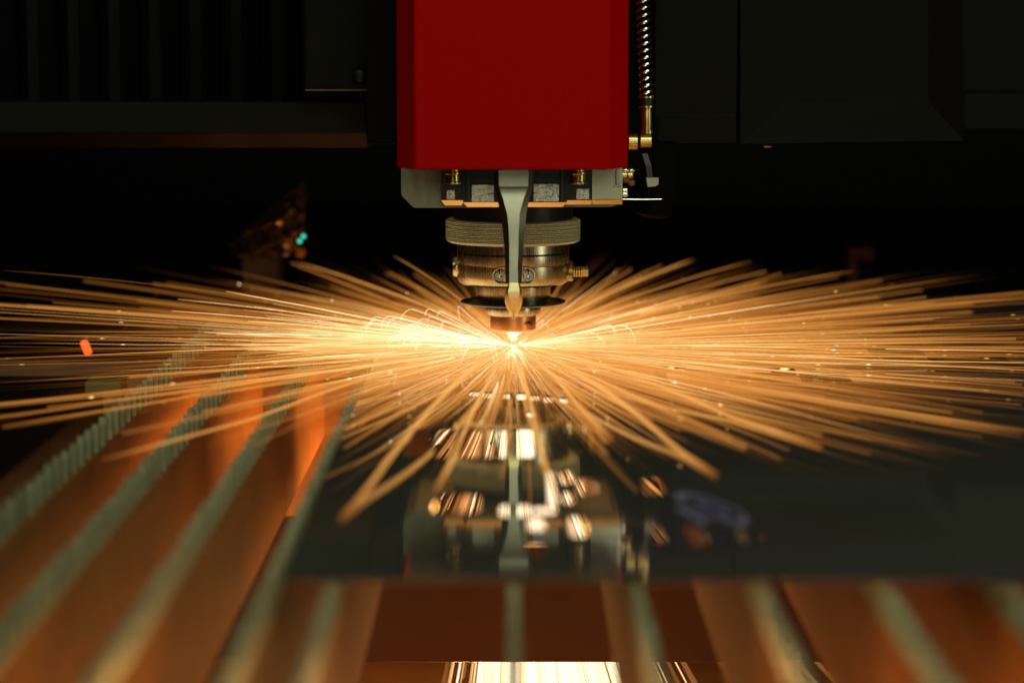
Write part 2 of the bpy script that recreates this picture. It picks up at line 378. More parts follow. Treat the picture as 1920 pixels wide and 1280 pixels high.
# cover
yf = -0.175
def XZ(px, py, Y): p = P(px, py, Y); return p.x, p.z
x0, z0 = XZ(742, 318, yf); x1, _ = XZ(1180, 318, yf); xa, _ = XZ(779, 318, yf); xb, _ = XZ(1142, 318, yf)
bm = bmesh.new()
out = [(x0, yf+0.020), (xa, yf), (xb, yf), (x1, yf+0.020), (x1, 0.09), (x0, 0.09)]
lo = [bm.verts.new((x, y, z0)) for x, y in out]; hi = [bm.verts.new((x, y, z0+0.28)) for x, y in out]
bm.faces.new(lo); bm.faces.new(list(reversed(hi)))
for i in range(6): bm.faces.new((lo[i], hi[i], hi[(i+1) % 6], lo[(i+1) % 6]))
bmesh.ops.bevel(bm, geom=[e for e in bm.edges if abs(e.verts[0].co.z-z0) < 1e-5 and abs(e.verts[1].co.z-z0) < 1e-5] + [e for e in bm.edges if abs(e.verts[0].co.z-e.verts[1].co.z) > .1], offset=0.0006, segments=2, affect='EDGES')
addp('cover', bm, M['red'])
addp('underside_mask', bx(x0+0.003, x1-0.003, yf+0.023, 0.085, z0-0.0004, z0-0.0001), M['black_anod'])  # dark sheets added to keep the cover's red out of the reflection
addp('underside_mask', bx(xa+0.001, xb-0.001, yf+0.003, yf+0.0225, z0-0.0004, z0-0.0001), M['black_anod'])

# aluminium back plate with cut corners
Y = -0.05
pts = [XZ(752, 300, Y), XZ(752, 366, Y), XZ(776, 390, Y), XZ(1150, 388, Y), XZ(1166, 374, Y), XZ(1166, 300, Y)]
bm = bmesh.new(); prism(bm, pts, Y, 0.05)
bmesh.ops.bevel(bm, geom=[e for e in bm.edges], offset=0.0005, segments=2, affect='EDGES')
addp('back_plate', bm, M['alu_back'])
# front bracket, stepped, with a chamfer along its lower edge that catches the sparks
def chamfer_block(px0, px1, py0, pyc, pyb, Y, depth, cpx=4, m='black_anod', name='bracket'):
    """block whose lower front edge is chamfered from pyc down to pyb"""
    a, zt = XZ(px0, py0, Y); b, zc = XZ(px1, pyc, Y); zb = P(960, pyb, Y+0.004).z
    bm = bmesh.new(); c = cpx/3000
    v = lambda x, y, z: bm.verts.new((x, y, z))
    A = [v(a, Y, zt), v(b, Y, zt), v(b, Y+depth, zt), v(a, Y+depth, zt)]
    B = [v(a, Y, zc), v(b, Y, zc), v(b, Y+depth, zc), v(a, Y+depth, zc)]
    D = [v(a+c, Y+0.004, zb), v(b-c, Y+0.004, zb), v(b-c, Y+depth, zb), v(a+c, Y+depth, zb)]
    bm.faces.new(A); bm.faces.new(list(reversed(D)))
    for P0, P1 in ((A, B), (B, D)):
        for i in range(4): bm.faces.new((P0[i], P1[i], P1[(i+1) % 4], P0[(i+1) % 4]))
    return addp(name, bm, M[m])
M['lip'] = mat('spark_toned_edge', (0.65, 0.46, 0.22), 0.30, 1, 0.15, (40, 200, 40))  # orange of the spark reflection put into the edge colour
M['plate_bright'] = mat('milled_steel_face', (0.55, 0.56, 0.50), 0.30, 1, 0.5, (260, 260, 700), bump=1.0, bscale=420)
br = chamfer_block(868, 1063, 300, 380, 386.5, -0.078, 0.05, cpx=8)
b2 = chamfer_block(827, 873, 300, 376, 383.5, -0.070, 0.05, cpx=8)
b3 = chamfer_block(1058, 1110, 300, 376, 382.0, -0.070, 0.05, cpx=3)
b4 = chamfer_block(1110.5, 1167, 300, 375, 381.5, -0.071, 0.06, cpx=1, m='alu', name='side_block')
def lip(px0, px1, pyc, pyb, Y, parent, m='lip', sh=0):
    a, zc = XZ(px0, pyc, Y); b, _ = XZ(px1, pyc, Y); zb = P(960, pyb, Y+0.004).z
    bm = bmesh.new(); s = sh/3000
    vs = [bm.verts.new(p) for p in ((a, Y-0.0006, zc), (b, Y-0.0006, zc), (b-s, Y+0.0034, zb-0.0005), (a+s, Y+0.0034, zb-0.0005))]
    bm.faces.new(vs)
    r = bmesh.ops.extrude_face_region(bm, geom=bm.faces[:])
    for v in r['geom']:
        if isinstance(v, bmesh.types.BMVert): v.co += Vector((0, 0.0007, 0.0004))
    return addp('chamfer_edge', bm, M[m], parent)
lip(868, 1063, 379.5, 386.5, -0.078, br, sh=8); lip(827, 872, 375.5, 383.5, -0.070, b2, sh=7)
lip(1060, 1110, 375.5, 382, -0.070, b3, sh=1); lip(1111, 1167, 374.8, 381.5, -0.071, b4, 'brass')
# bright milled pads in the bracket face
for px0, px1, py0, py1, Yp in ((884, 926, 346, 379, -0.0795), (1000, 1049, 345, 378, -0.0795), (837, 853, 356, 374, -0.0713), (1080, 1105, 354, 374, -0.0713)):
    a, zb = XZ(px0, py1, Yp); b, zt = XZ(px1, py0, Yp)
    addp('milled_pad', bx(a, b, Yp, Yp+0.003, zb, zt, bev=0.0003), M['plate_bright'], None)
# dark standing posts either side of the blade seat
for px0, px1 in ((873, 884), (1050, 1060)):
    a, zb = XZ(px0, 379, -0.081); b, zt = XZ(px1, 300, -0.081)
    addp('rib', bx(a, b, -0.081, -0.07, zb, zt, bev=0.0005), M['black_anod'])
# retaining bolts
for px in (849, 1084):
    p = P(px, 345, -0.082)
    bm = bmesh.new(); h = 1/3000
    axial(bm, [(0.0050, 0), (0.0052, 0.0006), (0.0052, 0.0012), (0.0044, 0.0016), (0.0044, 0.0055), (0.0052, 0.0060), (0.0052, 0.0068), (0.0042, 0.0074), (0.0042, 0.014)], p, (0, 0, 1), 32)
    addp('bolt', bm, M['brass'], smooth=True)

# turned stack
def lat(name, prof, m, seg=128, **k):
    bm = bmesh.new(); lathe(bm, [(rr_(r), Z(py)) for r, py in prof], seg)
    return addp(name, bm, M[m], smooth=True, **k)
lat('collar', [(113, 360), (113, 406), (111, 412)], 'black_anod')
# knurled ring, real grooves around it
prof = [(112, 409), (122, 409.5), (124.5, 411)]
n = 11
for i in range(n):
    a = 412.5 + i*(448-412.5)/n; d = (448-412.5)/n
    prof += [(126.4, a+d*0.15), (126.4, a+d*0.5), (123.9, a+d*0.85)]
prof += [(126, 448.3), (124, 450.5), (119, 453), (104, 455)]
lat('knurled_ring', prof, 'ring', 192)
body = lat('nozzle_body', [(100, 452), (105.5, 453), (106, 470), (105, 471), (104, 472.2), (105.8, 473.5), (106, 491), (105.6, 492), (107, 493), (107, 514), (103, 526), (96, 531), (72, 532.5)], 'steel')
lat('neck', [(70, 528), (70, 559), (68, 562)], 'steel')
lat('shield_disc', [(66, 556.5), (74, 558.5), (84, 562.0), (96, 562.6), (99, 564), (98, 566), (90, 568.5), (50, 570)], 'dark_disc')
lat('lower_flange', [(50, 566), (52.5, 569), (52.5, 584), (50, 588.5), (44, 590)], 'steel')
cap = lat('copper_cap', [(42, 587), (43, 589), (43, 615), (40, 618.5), (28, 623.5)], 'copper')
lat('nozzle_tip', [(27, 622), (27, 624.5), (24, 627), (14, 636), (9.5, 643.5), (8.6, 646), (4, 646), (3.5, 640)], 'copper')
M['neckdark'] = mat('oil_ring', (0.02, 0.02, 0.016), 0.3, 0.6)
for r, a, b in ((106.3, 471.2, 472.8),):
    lat('groove', [(r-1, a), (r, a+.2), (r, b-.2), (r-1, b)], 'neckdark')
p = P(991, 605, -0.0125)
bm = bmesh.new(); axial(bm, [(0.0010, 0), (0.0010, 0.003)], (p.x, -0.0118, p.z), (0.55, -0.85, 0), 20)
addp('grub_hole', bm, M['neckdark'])
# pocket with two screws on the front of the body
def stadium(w_, h_, n=10):
    r = h_/2; pts = []
    for cx, a0 in ((w_/2-r, -90), (-(w_/2-r), 90)):
        for k in range(n+1): pts.append((cx+r*math.cos(R(a0+k*180/n)), r*math.sin(R(a0+k*180/n))))
    return pts
pc = P(963.5, 517.5, -0.0362)
bm = bmesh.new(); o_ = stadium(0.0262, 0.0104); i_ = stadium(0.0248, 0.0090)
rings = []
for pts, y in ((o_, -0.030), (o_, -0.0359), (i_, -0.0359), (i_, -0.0325)):
    rings.append([bm.verts.new((pc.x+x, y, pc.z+z)) for x, z in pts])
for a, b in zip(rings, rings[1:]):
    for i in range(len(a)): bm.faces.new((a[i], b[i], b[(i+1) % len(a)], a[(i+1) % len(a)]))
bm.faces.new(rings[-1])
pk = addp('screw_pocket', bm, M['steel'])
for px in (936.5, 990.5):
    p = P(px, 518, -0.036)
    bm = bmesh.new()
    axial(bm, [(0.0034, -0.003), (0.0034, 0.0002), (0.0030, 0.0007), (0.0015, 0.0007), (0.0013, 0.0), (0.0006, -0.0002)], (p.x, -0.0355, p.z), (0, -1, 0), 28)
    s_ = addp('cap_screw', bm, M['chrome'], smooth=True)
    bm = bmesh.new(); box(bm, p.x-0.0003, p.x+0.0003, -0.0366, -0.0352, p.z+0.0012, p.z+0.0048)
    o = addp('slot', bm, M['neckdark'], s_)
# side screws
p = P(856, 500, 0.0)
bm = bmesh.new(); axial(bm, [(0.0060, 0), (0.0062, 0.0015), (0.0055, 0.0030), (0.0030, 0.0036)], (p.x+0.001, -0.002, p.z), (-1, 0, 0), 32)
addp('side_screw', bm, M['steel'], smooth=True)
p = P(1066, 508, 0.0)
bm = bmesh.new()
axial(bm, [(0.0028, -0.002), (0.0028, 0.0015), (0.0036, 0.0018), (0.0036, 0.0042), (0.0028, 0.0045)] , (p.x-0.002, -0.004, p.z), (1, 0, 0), 6)
pr = [(0.0026, 0.004)]
for i in range(4): pr += [(0.0034, 0.0050+i*0.0016), (0.0034, 0.0056+i*0.0016), (0.0026, 0.0060+i*0.0016)]
axial(bm, pr, (p.x-0.002, -0.004, p.z), (1, 0, 0), 28)
gf = addp('gas_fitting', bm, M['brass'], smooth=True, angle=30)
bm = bmesh.new(); axial(bm, [(0.0026, 0.0100), (0.0031, 0.0102), (0.0031, 0.0140), (0.0027, 0.0143)], (p.x-0.002, -0.004, p.z), (1, 0, 0), 6)
addp('hex_end', bm, M['brass'], gf)
p = P(1063, 517, 0.0)
bm = bmesh.new(); axial(bm, [(0.0022, 0), (0.0024, 0.0005), (0.0024, 0.004), (0.0014, 0.0048)], (p.x-0.001, -0.010, p.z), (1, 0, 0), 6)
addp('hex_screw', bm, M['brass'])
p = P(1009, 537, -0.020)
bm = bmesh.new(); axial(bm, [(0.0024, 0), (0.0024, 0.0016), (0.0018, 0.0022)], (p.x, -0.0195, p.z+0.001), (0, 0, -1), 20)
addp('underside_screw', bm, M['brass'], smooth=True)

# the blade-shaped feeler in front
rows = [  # py, left, right, bevel share, forward shift (mm)
    (300, 926, 1001, .12, -3), (350, 927, 999, .12, -3), (356, 928, 998, .14, -3.6), (372, 932, 993, .18, -4.2), (400, 938, 987, .26, -5), (425, 941.5, 985, .28, -5.5),
    (457, 945, 982, .27, -6), (480, 946.3, 980.5, .26, -6.5), (503, 947, 979, .26, -7), (531, 948.2, 978, .22, -7.5)]
bm = bmesh.new(); prev = None; Yb = -0.115
def ring_of(py, l, r, bv, sh, thick=0.006):
    y = Yb + sh*0.001; a = P(l, py, y); b = P(r, py, y); wd = b.x-a.x; k = wd*bv; dy = 0.0030
    return [bm.verts.new(q) for q in ((a.x, y+dy, a.z), (a.x+k, y, a.z), (b.x-k, y, a.z), (b.x, y+dy, a.z), (b.x, y+thick, a.z), (a.x, y+thick, a.z))]
for row in rows:
    cur = ring_of(*row)
    if prev:
        for i in range(6): bm.faces.new((prev[i], cur[i], cur[(i+1) % 6], prev[(i+1) % 6]))
    else: bm.faces.new(cur)
    prev = cur
bm.faces.new(list(reversed(prev)))
blade = addp('feeler_blade', bm, M['alu'], angle=14)
bm = bmesh.new(); prev = None
for py, l, r, bv, sh in ((530, 954, 973, .1, -7.8), (538, 952, 976, .12, -8.6), (547, 948, 979, .15, -9.2), (556, 947, 979.6, .2, -9.0), (568, 947, 979.3, .25, -8.0), (577, 949.5, 977, .28, -6.8), (584, 953, 974, .3, -5.8), (589, 957.5, 969.5, .3, -5.0), (591.5, 961, 966, .3, -4.6)):
    cur = ring_of(py, l, r, bv, sh, 0.007)
    if prev:
        for i in range(6): bm.faces.new((prev[i], cur[i], cur[(i+1) % 6], prev[(i+1) % 6]))
    else: bm.faces.new(cur)
    prev = cur
bm.faces.new(list(reversed(prev)))
M['gold'] = mat('polished_brass_tip', (0.92, 0.78, 0.40), 0.38, 1, 0.08)
addp('spade_tip', bm, M['gold'], angle=50)
p0 = P(963, 584, Yb-0.0064); p1 = P(963, 597, Yb-0.0045)
bm = bmesh.new(); tube(bm, [p0, p1], [0.0007, 0.0008], 16)
addp('tip_pin', bm, M['chrome'], smooth=True)

# ------------------------------------------------------------------ little fittings right of the cover
cl = thing('sensor_connector', 'cluster of tiny brass screw terminals beside the right end of the bracket', 'connector', tuple(P(1172, 335, -0.06)))
def wpart(name, bm, m, t, **k):
    o = obj(name, bm, M[m], **k); o.parent = t; o.matrix_parent_inverse = Matrix.Translation(-t.location); return o
a = P(1155, 347, -0.0755); b = P(1164, 318, -0.0755)
wpart('clip', bx(a.x, b.x, -0.0755, -0.072, a.z, b.z, bev=0.0004), 'nylon', cl)
a = P(1152, 349, -0.078); b = P(1167, 347, -0.078)
wpart('shim', bx(a.x, b.x, -0.079, -0.0745, a.z, b.z), 'chrome', cl)
for px, py, r, m_ in ((1172, 320, 0.0016, 'chrome'), (1183, 320, 0.0015, 'chrome'), (1171, 328, 0.0022, 'brass'), (1182, 328, 0.0022, 'brass'), (1173, 338, 0.0018, 'rust'), (1184, 343, 0.0018, 'rust'), (1172, 357, 0.0022, 'chrome'), (1172, 364, 0.0018, 'chrome')):
    p = P(px, py, -0.06); bm = bmesh.new()
    axial(bm, [(r*.6, -0.002), (r, -0.0012), (r, 0.0012), (r*.6, 0.002)], p, (1, 0, 0), 16)
    wpart('terminal', bm, m_, cl, smooth=True)
p = P(1168, 373.5, -0.06); q = P(1241, 373.5, -0.06); bm = bmesh.new(); tube(bm, [p, (p+q)/2+Vector((0, 0, -0.0002)), q], 0.00026, 8)
tag(obj('sensor_wire', bm, M['chrome'], smooth=True), 'thin straight bare wire sticking out to the right of the bracket', 'wire')
# black connector body with pale tie
t = thing('cable_tie', 'pale nylon cable tie hanging from a grey strap right of the red cover', 'cable tie', tuple(P(1220, 340, -0.03)))
a = P(1211, 350, -0.03); b = P(1234, 333, -0.03); bm = bmesh.new()
prism(bm, [(a.x, b.z), (b.x, b.z), (b.x, a.z+0.0016), (b.x-0.002, a.z+0.0004), (a.x+0.001, a.z)], -0.034, -0.028)
wpart('tie_head', bm, 'nylon', t)
M['strap'] = mat('grey_strap', (0.06, 0.06, 0.07), 0.5)
bm = bmesh.new(); c0 = P(1209, 288, -0.028); c1 = P(1219, 334, -0.029)
for k in range(1):
    m0 = P(1216, 310, -0.032); pts = [c0, m0, c1]; wv = 0.0017; vs = []
    for q in pts: vs.append([bm.verts.new((q.x-wv, q.y, q.z)), bm.verts.new((q.x+wv, q.y, q.z)), bm.verts.new((q.x+wv, q.y+0.0012, q.z)), bm.verts.new((q.x-wv, q.y+0.0012, q.z))])
    for u, v in zip(vs, vs[1:]):
        for i in range(4): bm.faces.new((u[i], v[i], v[(i+1) % 4], u[(i+1) % 4]))
wpart('strap', bm, 'strap', t)
p = P(1232, 330, 0.0); bm = bmesh.new(); axial(bm, [(0.006, -0.026), (0.0115, -0.024), (0.0115, 0.02), (0.009, 0.022)], (p.x, 0.0, p.z), (0.1, 0, 1), 40)
tag(obj('cable_gland', bm, M['rubber'], smooth=True), 'black rubber cable gland behind the pale cable tie', 'cable gland')

# spring-armoured hose with brass elbow
hs = thing('armoured_hose', 'spring-wrapped metal hose with brass elbow running up between red cover and grey housing', 'hose', tuple(P(1205, 262, -0.02)))
Yh = -0.02
c0 = P(1212, 184, Yh); c1 = P(1205, -20, Yh)
bm = bmesh.new(); tube(bm, [c0, c1], 0.0030, 16); wpart('inner_tube', bm, 'rubber', hs, smooth=True)
bm = bmesh.new(); pts = []; turns = 15.5
for i in range(int(turns*20)+1):
    f = i/(turns*20); c = c0.lerp(c1, f); a = 2*math.pi*turns*f
    pts.append((c.x+0.0036*math.cos(a), c.y+0.0036*math.sin(a), c.z+0.0006*math.cos(a)))
tube(bm, pts, 0.0011, 8); wpart('spring', bm, 'chrome', hs, smooth=True)
def cyl(name, pa, pb, r, m, seg=28, prof=None):
    bm = bmesh.new(); L_ = (pb-pa).length
    axial(bm, [(r*.9, 0), (r, L_*.06), (r, L_*.94), (r*.9, L_)], pa, pb-pa, seg); return wpart(name, bm, m, hs, smooth=True)
cyl('ferrule', P(1212, 200, Yh), P(1212, 180, Yh), 0.0046, 'darkb' if 0 else 'dark_disc')
cyl('ferrule_ring', P(1212, 202, Yh), P(1212, 198.5, Yh), 0.0050, 'brass')
cyl('ferrule_ring', P(1212, 184, Yh), P(1212, 180.5, Yh), 0.0050, 'brass')
cyl('stem', P(1213, 246, Yh), P(1213, 202, Yh), 0.0032, 'brass')
cyl('stem_ring', P(1213, 251, Yh), P(1213, 244, Yh), 0.0038, 'brass')
pa = P(1178, 265, Yh); pb = P(1196, 265, Yh); pc_ = P(1200, 264, Yh); pd = P(1222, 264, Yh)
cyl('elbow_nut', pa, pb, 0.0050, 'brass'); cyl('elbow_body', pc_, pd, 0.0044, 'brass'); cyl('elbow_core', pb, pc_, 0.0034, 'rubber')

# ------------------------------------------------------------------ housings behind
def bevbox(name, px0, px1, py0, py1, Y, depth, m, label, cat, bev=0.001):
    a = P(px0, py1, Y); b = P(px1, py0, Y)
    o = obj(name, bx(a.x, b.x, Y, Y+depth, a.z, b.z, bev=bev), M[m]); tag(o, label, cat); return o
# right housing: flat cover and a panel pressed out at its lower edge
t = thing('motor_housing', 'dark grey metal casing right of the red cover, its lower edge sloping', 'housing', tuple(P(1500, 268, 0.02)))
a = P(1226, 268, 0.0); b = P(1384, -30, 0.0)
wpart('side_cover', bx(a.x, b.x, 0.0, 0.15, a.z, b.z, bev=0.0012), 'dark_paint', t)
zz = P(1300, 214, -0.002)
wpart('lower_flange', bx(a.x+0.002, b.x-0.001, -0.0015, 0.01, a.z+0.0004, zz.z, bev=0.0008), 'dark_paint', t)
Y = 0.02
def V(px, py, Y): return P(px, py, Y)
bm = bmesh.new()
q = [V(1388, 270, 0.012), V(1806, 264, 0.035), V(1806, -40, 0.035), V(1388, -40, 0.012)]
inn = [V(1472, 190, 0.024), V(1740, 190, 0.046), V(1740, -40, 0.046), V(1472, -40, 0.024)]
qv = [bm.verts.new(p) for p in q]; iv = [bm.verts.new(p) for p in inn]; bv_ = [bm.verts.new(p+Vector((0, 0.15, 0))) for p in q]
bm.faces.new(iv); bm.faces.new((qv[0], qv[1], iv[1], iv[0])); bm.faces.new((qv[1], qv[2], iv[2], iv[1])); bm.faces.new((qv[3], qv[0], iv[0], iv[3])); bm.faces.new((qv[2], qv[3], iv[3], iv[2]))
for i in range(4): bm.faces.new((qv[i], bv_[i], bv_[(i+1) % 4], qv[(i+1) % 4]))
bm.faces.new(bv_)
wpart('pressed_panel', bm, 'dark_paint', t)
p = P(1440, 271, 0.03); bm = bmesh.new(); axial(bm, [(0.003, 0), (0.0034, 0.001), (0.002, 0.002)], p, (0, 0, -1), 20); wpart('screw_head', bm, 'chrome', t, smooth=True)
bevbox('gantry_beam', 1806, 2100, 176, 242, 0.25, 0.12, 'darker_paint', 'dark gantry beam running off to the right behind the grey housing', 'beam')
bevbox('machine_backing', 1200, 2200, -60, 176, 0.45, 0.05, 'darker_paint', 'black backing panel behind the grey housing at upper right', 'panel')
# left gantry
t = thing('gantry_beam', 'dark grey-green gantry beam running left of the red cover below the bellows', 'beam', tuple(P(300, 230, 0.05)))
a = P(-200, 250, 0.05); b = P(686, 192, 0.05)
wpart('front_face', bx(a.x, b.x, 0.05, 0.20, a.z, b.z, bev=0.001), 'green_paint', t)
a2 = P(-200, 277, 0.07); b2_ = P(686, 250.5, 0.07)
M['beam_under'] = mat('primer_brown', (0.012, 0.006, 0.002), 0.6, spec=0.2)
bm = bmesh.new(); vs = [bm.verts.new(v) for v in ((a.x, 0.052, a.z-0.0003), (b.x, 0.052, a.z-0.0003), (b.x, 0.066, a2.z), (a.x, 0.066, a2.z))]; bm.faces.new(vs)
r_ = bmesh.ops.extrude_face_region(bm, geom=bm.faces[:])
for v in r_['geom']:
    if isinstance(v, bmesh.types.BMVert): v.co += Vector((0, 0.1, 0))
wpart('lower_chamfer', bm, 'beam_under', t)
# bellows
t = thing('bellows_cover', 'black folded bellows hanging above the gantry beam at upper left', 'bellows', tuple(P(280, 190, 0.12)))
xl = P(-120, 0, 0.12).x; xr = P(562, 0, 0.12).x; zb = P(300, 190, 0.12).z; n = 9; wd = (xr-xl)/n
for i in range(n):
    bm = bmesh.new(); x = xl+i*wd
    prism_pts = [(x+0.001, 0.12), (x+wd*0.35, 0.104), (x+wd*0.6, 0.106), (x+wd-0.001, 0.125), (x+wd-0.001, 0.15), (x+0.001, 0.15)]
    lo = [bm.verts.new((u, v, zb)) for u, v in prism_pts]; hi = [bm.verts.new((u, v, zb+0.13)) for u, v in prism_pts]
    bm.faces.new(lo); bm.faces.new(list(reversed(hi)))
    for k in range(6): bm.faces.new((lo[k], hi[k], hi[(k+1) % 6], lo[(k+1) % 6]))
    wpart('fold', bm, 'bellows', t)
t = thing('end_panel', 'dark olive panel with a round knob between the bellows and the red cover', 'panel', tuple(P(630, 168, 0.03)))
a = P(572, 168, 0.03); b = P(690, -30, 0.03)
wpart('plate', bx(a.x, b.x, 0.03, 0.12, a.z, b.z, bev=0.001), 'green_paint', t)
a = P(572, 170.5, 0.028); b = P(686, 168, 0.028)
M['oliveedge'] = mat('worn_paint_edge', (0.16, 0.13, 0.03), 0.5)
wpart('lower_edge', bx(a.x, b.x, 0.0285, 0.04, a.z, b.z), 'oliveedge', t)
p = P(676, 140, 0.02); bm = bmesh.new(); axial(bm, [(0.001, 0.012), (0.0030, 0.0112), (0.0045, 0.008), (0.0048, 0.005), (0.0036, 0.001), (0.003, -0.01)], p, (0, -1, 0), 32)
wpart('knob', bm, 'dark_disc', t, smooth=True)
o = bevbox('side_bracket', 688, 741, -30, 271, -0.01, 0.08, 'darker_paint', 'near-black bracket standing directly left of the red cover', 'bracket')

# blurred clutter behind: crumpled foil with a cyan lamp, post, red lamps
def crumple():
    bm = bmesh.new(); rnd = random.Random(3); nx, nz = 18, 14; grid = []
    for j in range(nz+1):
        row = []
        for i in range(nx+1):
            f = i/nx; g_ = j/nz
            px = 432+f*140; py = 480-g_*(25+115*f)
            row.append(bm.verts.new(P(px+rnd.uniform(-3, 3), py+rnd.uniform(-3, 3), 0.42+rnd.uniform(-0.022, 0.022)-0.03*f)))
        grid.append(row)
    for j in range(nz):
        for i in range(nx): bm.faces.new((grid[j][i], grid[j][i+1], grid[j+1][i+1], grid[j+1][i]))
    r = bmesh.ops.extrude_face_region(bm, geom=bm.faces[:])
    for v in r['geom']:
        if isinstance(v, bmesh.types.BMVert): v.co.y += 0.002
    return bm
t = thing('foil_wrap', 'crumpled shiny foil wrap glinting orange with a tiny cyan light, left background', 'foil', tuple(P(500, 480, 0.42)))
wpart('foil', crumple(), 'foil', t)
M['cyan'] = mat('cyan_indicator', (0.1, 0.5, 0.45), 0.4, emit=(0.05, 1.0, 0.72), es=0.9)
for px, py, m_ in ((569, 443, 'cyan'), (562, 452, 'cyan')):
    bm = bmesh.new(); bmesh.ops.create_uvsphere(bm, u_segments=16, v_segments=10, radius=0.0016); bmesh.ops.translate(bm, verts=bm.verts, vec=P(px, py, 0.35))
    wpart('indicator_light', bm, m_, t, smooth=True)
a = P(455, 560, 0.45); b = P(520, 482, 0.45)
tag(obj('post', bx(a.x, b.x, 0.45, 0.50, a.z-0.05, b.z, bev=0.002), M['rust']), 'brown steel post standing under the crumpled foil in the background', 'post')
a = P(1590, 540, 0.5); b = P(1640, 466, 0.5); bm = bmesh.new(); box(bm, a.x, b.x, 0.5, 0.53, b.z-0.010, b.z, bev=0.001); box(bm, a.x, a.x+0.008, 0.5, 0.53, a.z-0.03, b.z-0.0105, bev=0.001)
M['dimred'] = mat('dark_red_primer', (0.05, 0.010, 0.004), 0.7, spec=0.1)
tag(obj('angle_bracket', bm, M['dimred']), 'dim reddish brown angle bracket far behind the sparks at right', 'bracket')
M['redlamp'] = mat('red_indicator', (0.5, 0.06, 0.02), 0.4, emit=(1.0, 0.11, 0.02), es=1.3)
M['redlamp2'] = mat('dim_red_indicator', (0.3, 0.04, 0.02), 0.4, emit=(1.0, 0.10, 0.02), es=0.25)
def lampbar(px0, py0, px1, py1, Y, r, m, label):
    bm = bmesh.new(); p = P(px0, py0, Y); q = P(px1, py1, Y)
    axial(bm, [(r*.5, -r*.4), (r, 0), (r, (q-p).length), (r*.5, (q-p).length+r*.4)], p, q-p, 16); tag(obj('indicator_lamp', bm, M[m], smooth=True), label, 'lamp')
lampbar(157, 641, 166, 662, 0.12, 0.0028, 'redlamp', 'bright orange-red indicator lamp glowing among the sparks at far left')
lampbar(134, 714, 143, 706, 0.18, 0.0028, 'redlamp2', 'dim red indicator lamp low at far left, under the brighter one')
a = P(160, 800, 0.02); b = P(225, 716, 0.02)
tag(obj('bed_stop', bx(a.x, b.x, 0.02, 0.05, a.z-0.05, b.z, bev=0.001), M['oliveedge']), 'yellowish bed stop behind the farthest left slat', 'stop')
# dark bed side left of the slats and far bed edge
structure(obj('bed_edge', bx(-0.9, 0.9, 0.36, 1.6, -0.018, -0.010, bev=0.002), M['darker_paint']))
structure(obj('bed_edge', bx(-0.9, -0.262, -1.1, 0.36, -0.30, -0.03, bev=0.002), M['darker_paint']))

# ------------------------------------------------------------------ sparks
class Trails:
    def __init__(s): s.v = []; s.f = []; s.h = []
    def add(s, pts, rads, heats, seg=3):
        base = len(s.v); up = Vector((0.13, 0.07, 0.99)); n = len(pts)
        for i, p in enumerate(pts):
            t = pts[min(i+1, n-1)]-pts[max(i-1, 0)]
            if t.length < 1e-9: t = Vector((0, 0, 1))
            t.normalize(); a = t.cross(up)
            if a.length < 1e-3: a = t.cross(Vector((1, 0, 0)))
            a.normalize(); b = t.cross(a)
            for k in range(seg):
                an = 2*math.pi*k/seg
                s.v.append(p+(a*math.cos(an)+b*math.sin(an))*rads[i]); s.h.append(heats[i])
        for i in range(n-1):
            for k in range(seg):
                k2 = (k+1) % seg; s.f.append((base+i*seg+k, base+i*seg+k2, base+(i+1)*seg+k2, base+(i+1)*seg+k))
    def build(s, name, m):
        me = bpy.data.meshes.new(name); me.from_pydata(s.v, [], s.f)
        at = me.attributes.new('spark_glow', 'FLOAT', 'POINT'); at.data.foreach_set('value', s.h)
        me.polygons.foreach_set('use_smooth', [True]*len(me.polygons))
        return link(name, me, m)

rnd = random.Random(11)
def flight(az, el, length, n=14, drop=0.02, wob=0.0, start=0.0, org=(0, 0, 0.0014)):
    """a droplet's path: straight out, sinking a little, skipping on the sheet"""
    pts = []; d = Vector((math.cos(az)*math.cos(el), math.sin(az)*math.cos(el), math.sin(el)))
    side = Vector((-math.sin(az), math.cos(az), 0)); zb = 0.0
    bend = rnd.gauss(0, 1)*wob; o = Vector(org)
    for i in range(n):
        f = start+(1-start)*i/(n-1); s = f*length
        p = o + d*s + side*(bend*f*f*length) + Vector((0, 0, -drop*f*f))
        if p.z < 0.0008: p.z = 0.0008 + (0.0008-p.z)*0.45
        pts.append(p)
    return pts
def heat_curve(h, n, a=0.35, tail=0.25):
    out = []
    for i in range(n):
        f = i/(n-1); v = h*(1-(1-tail)*f)
        if f > 0.92: v *= 0.6
        out.append(v)
    return out
S = Trails()
def az_rand():
    return rnd.uniform(0, 2*math.pi)
N_MAIN = 3000
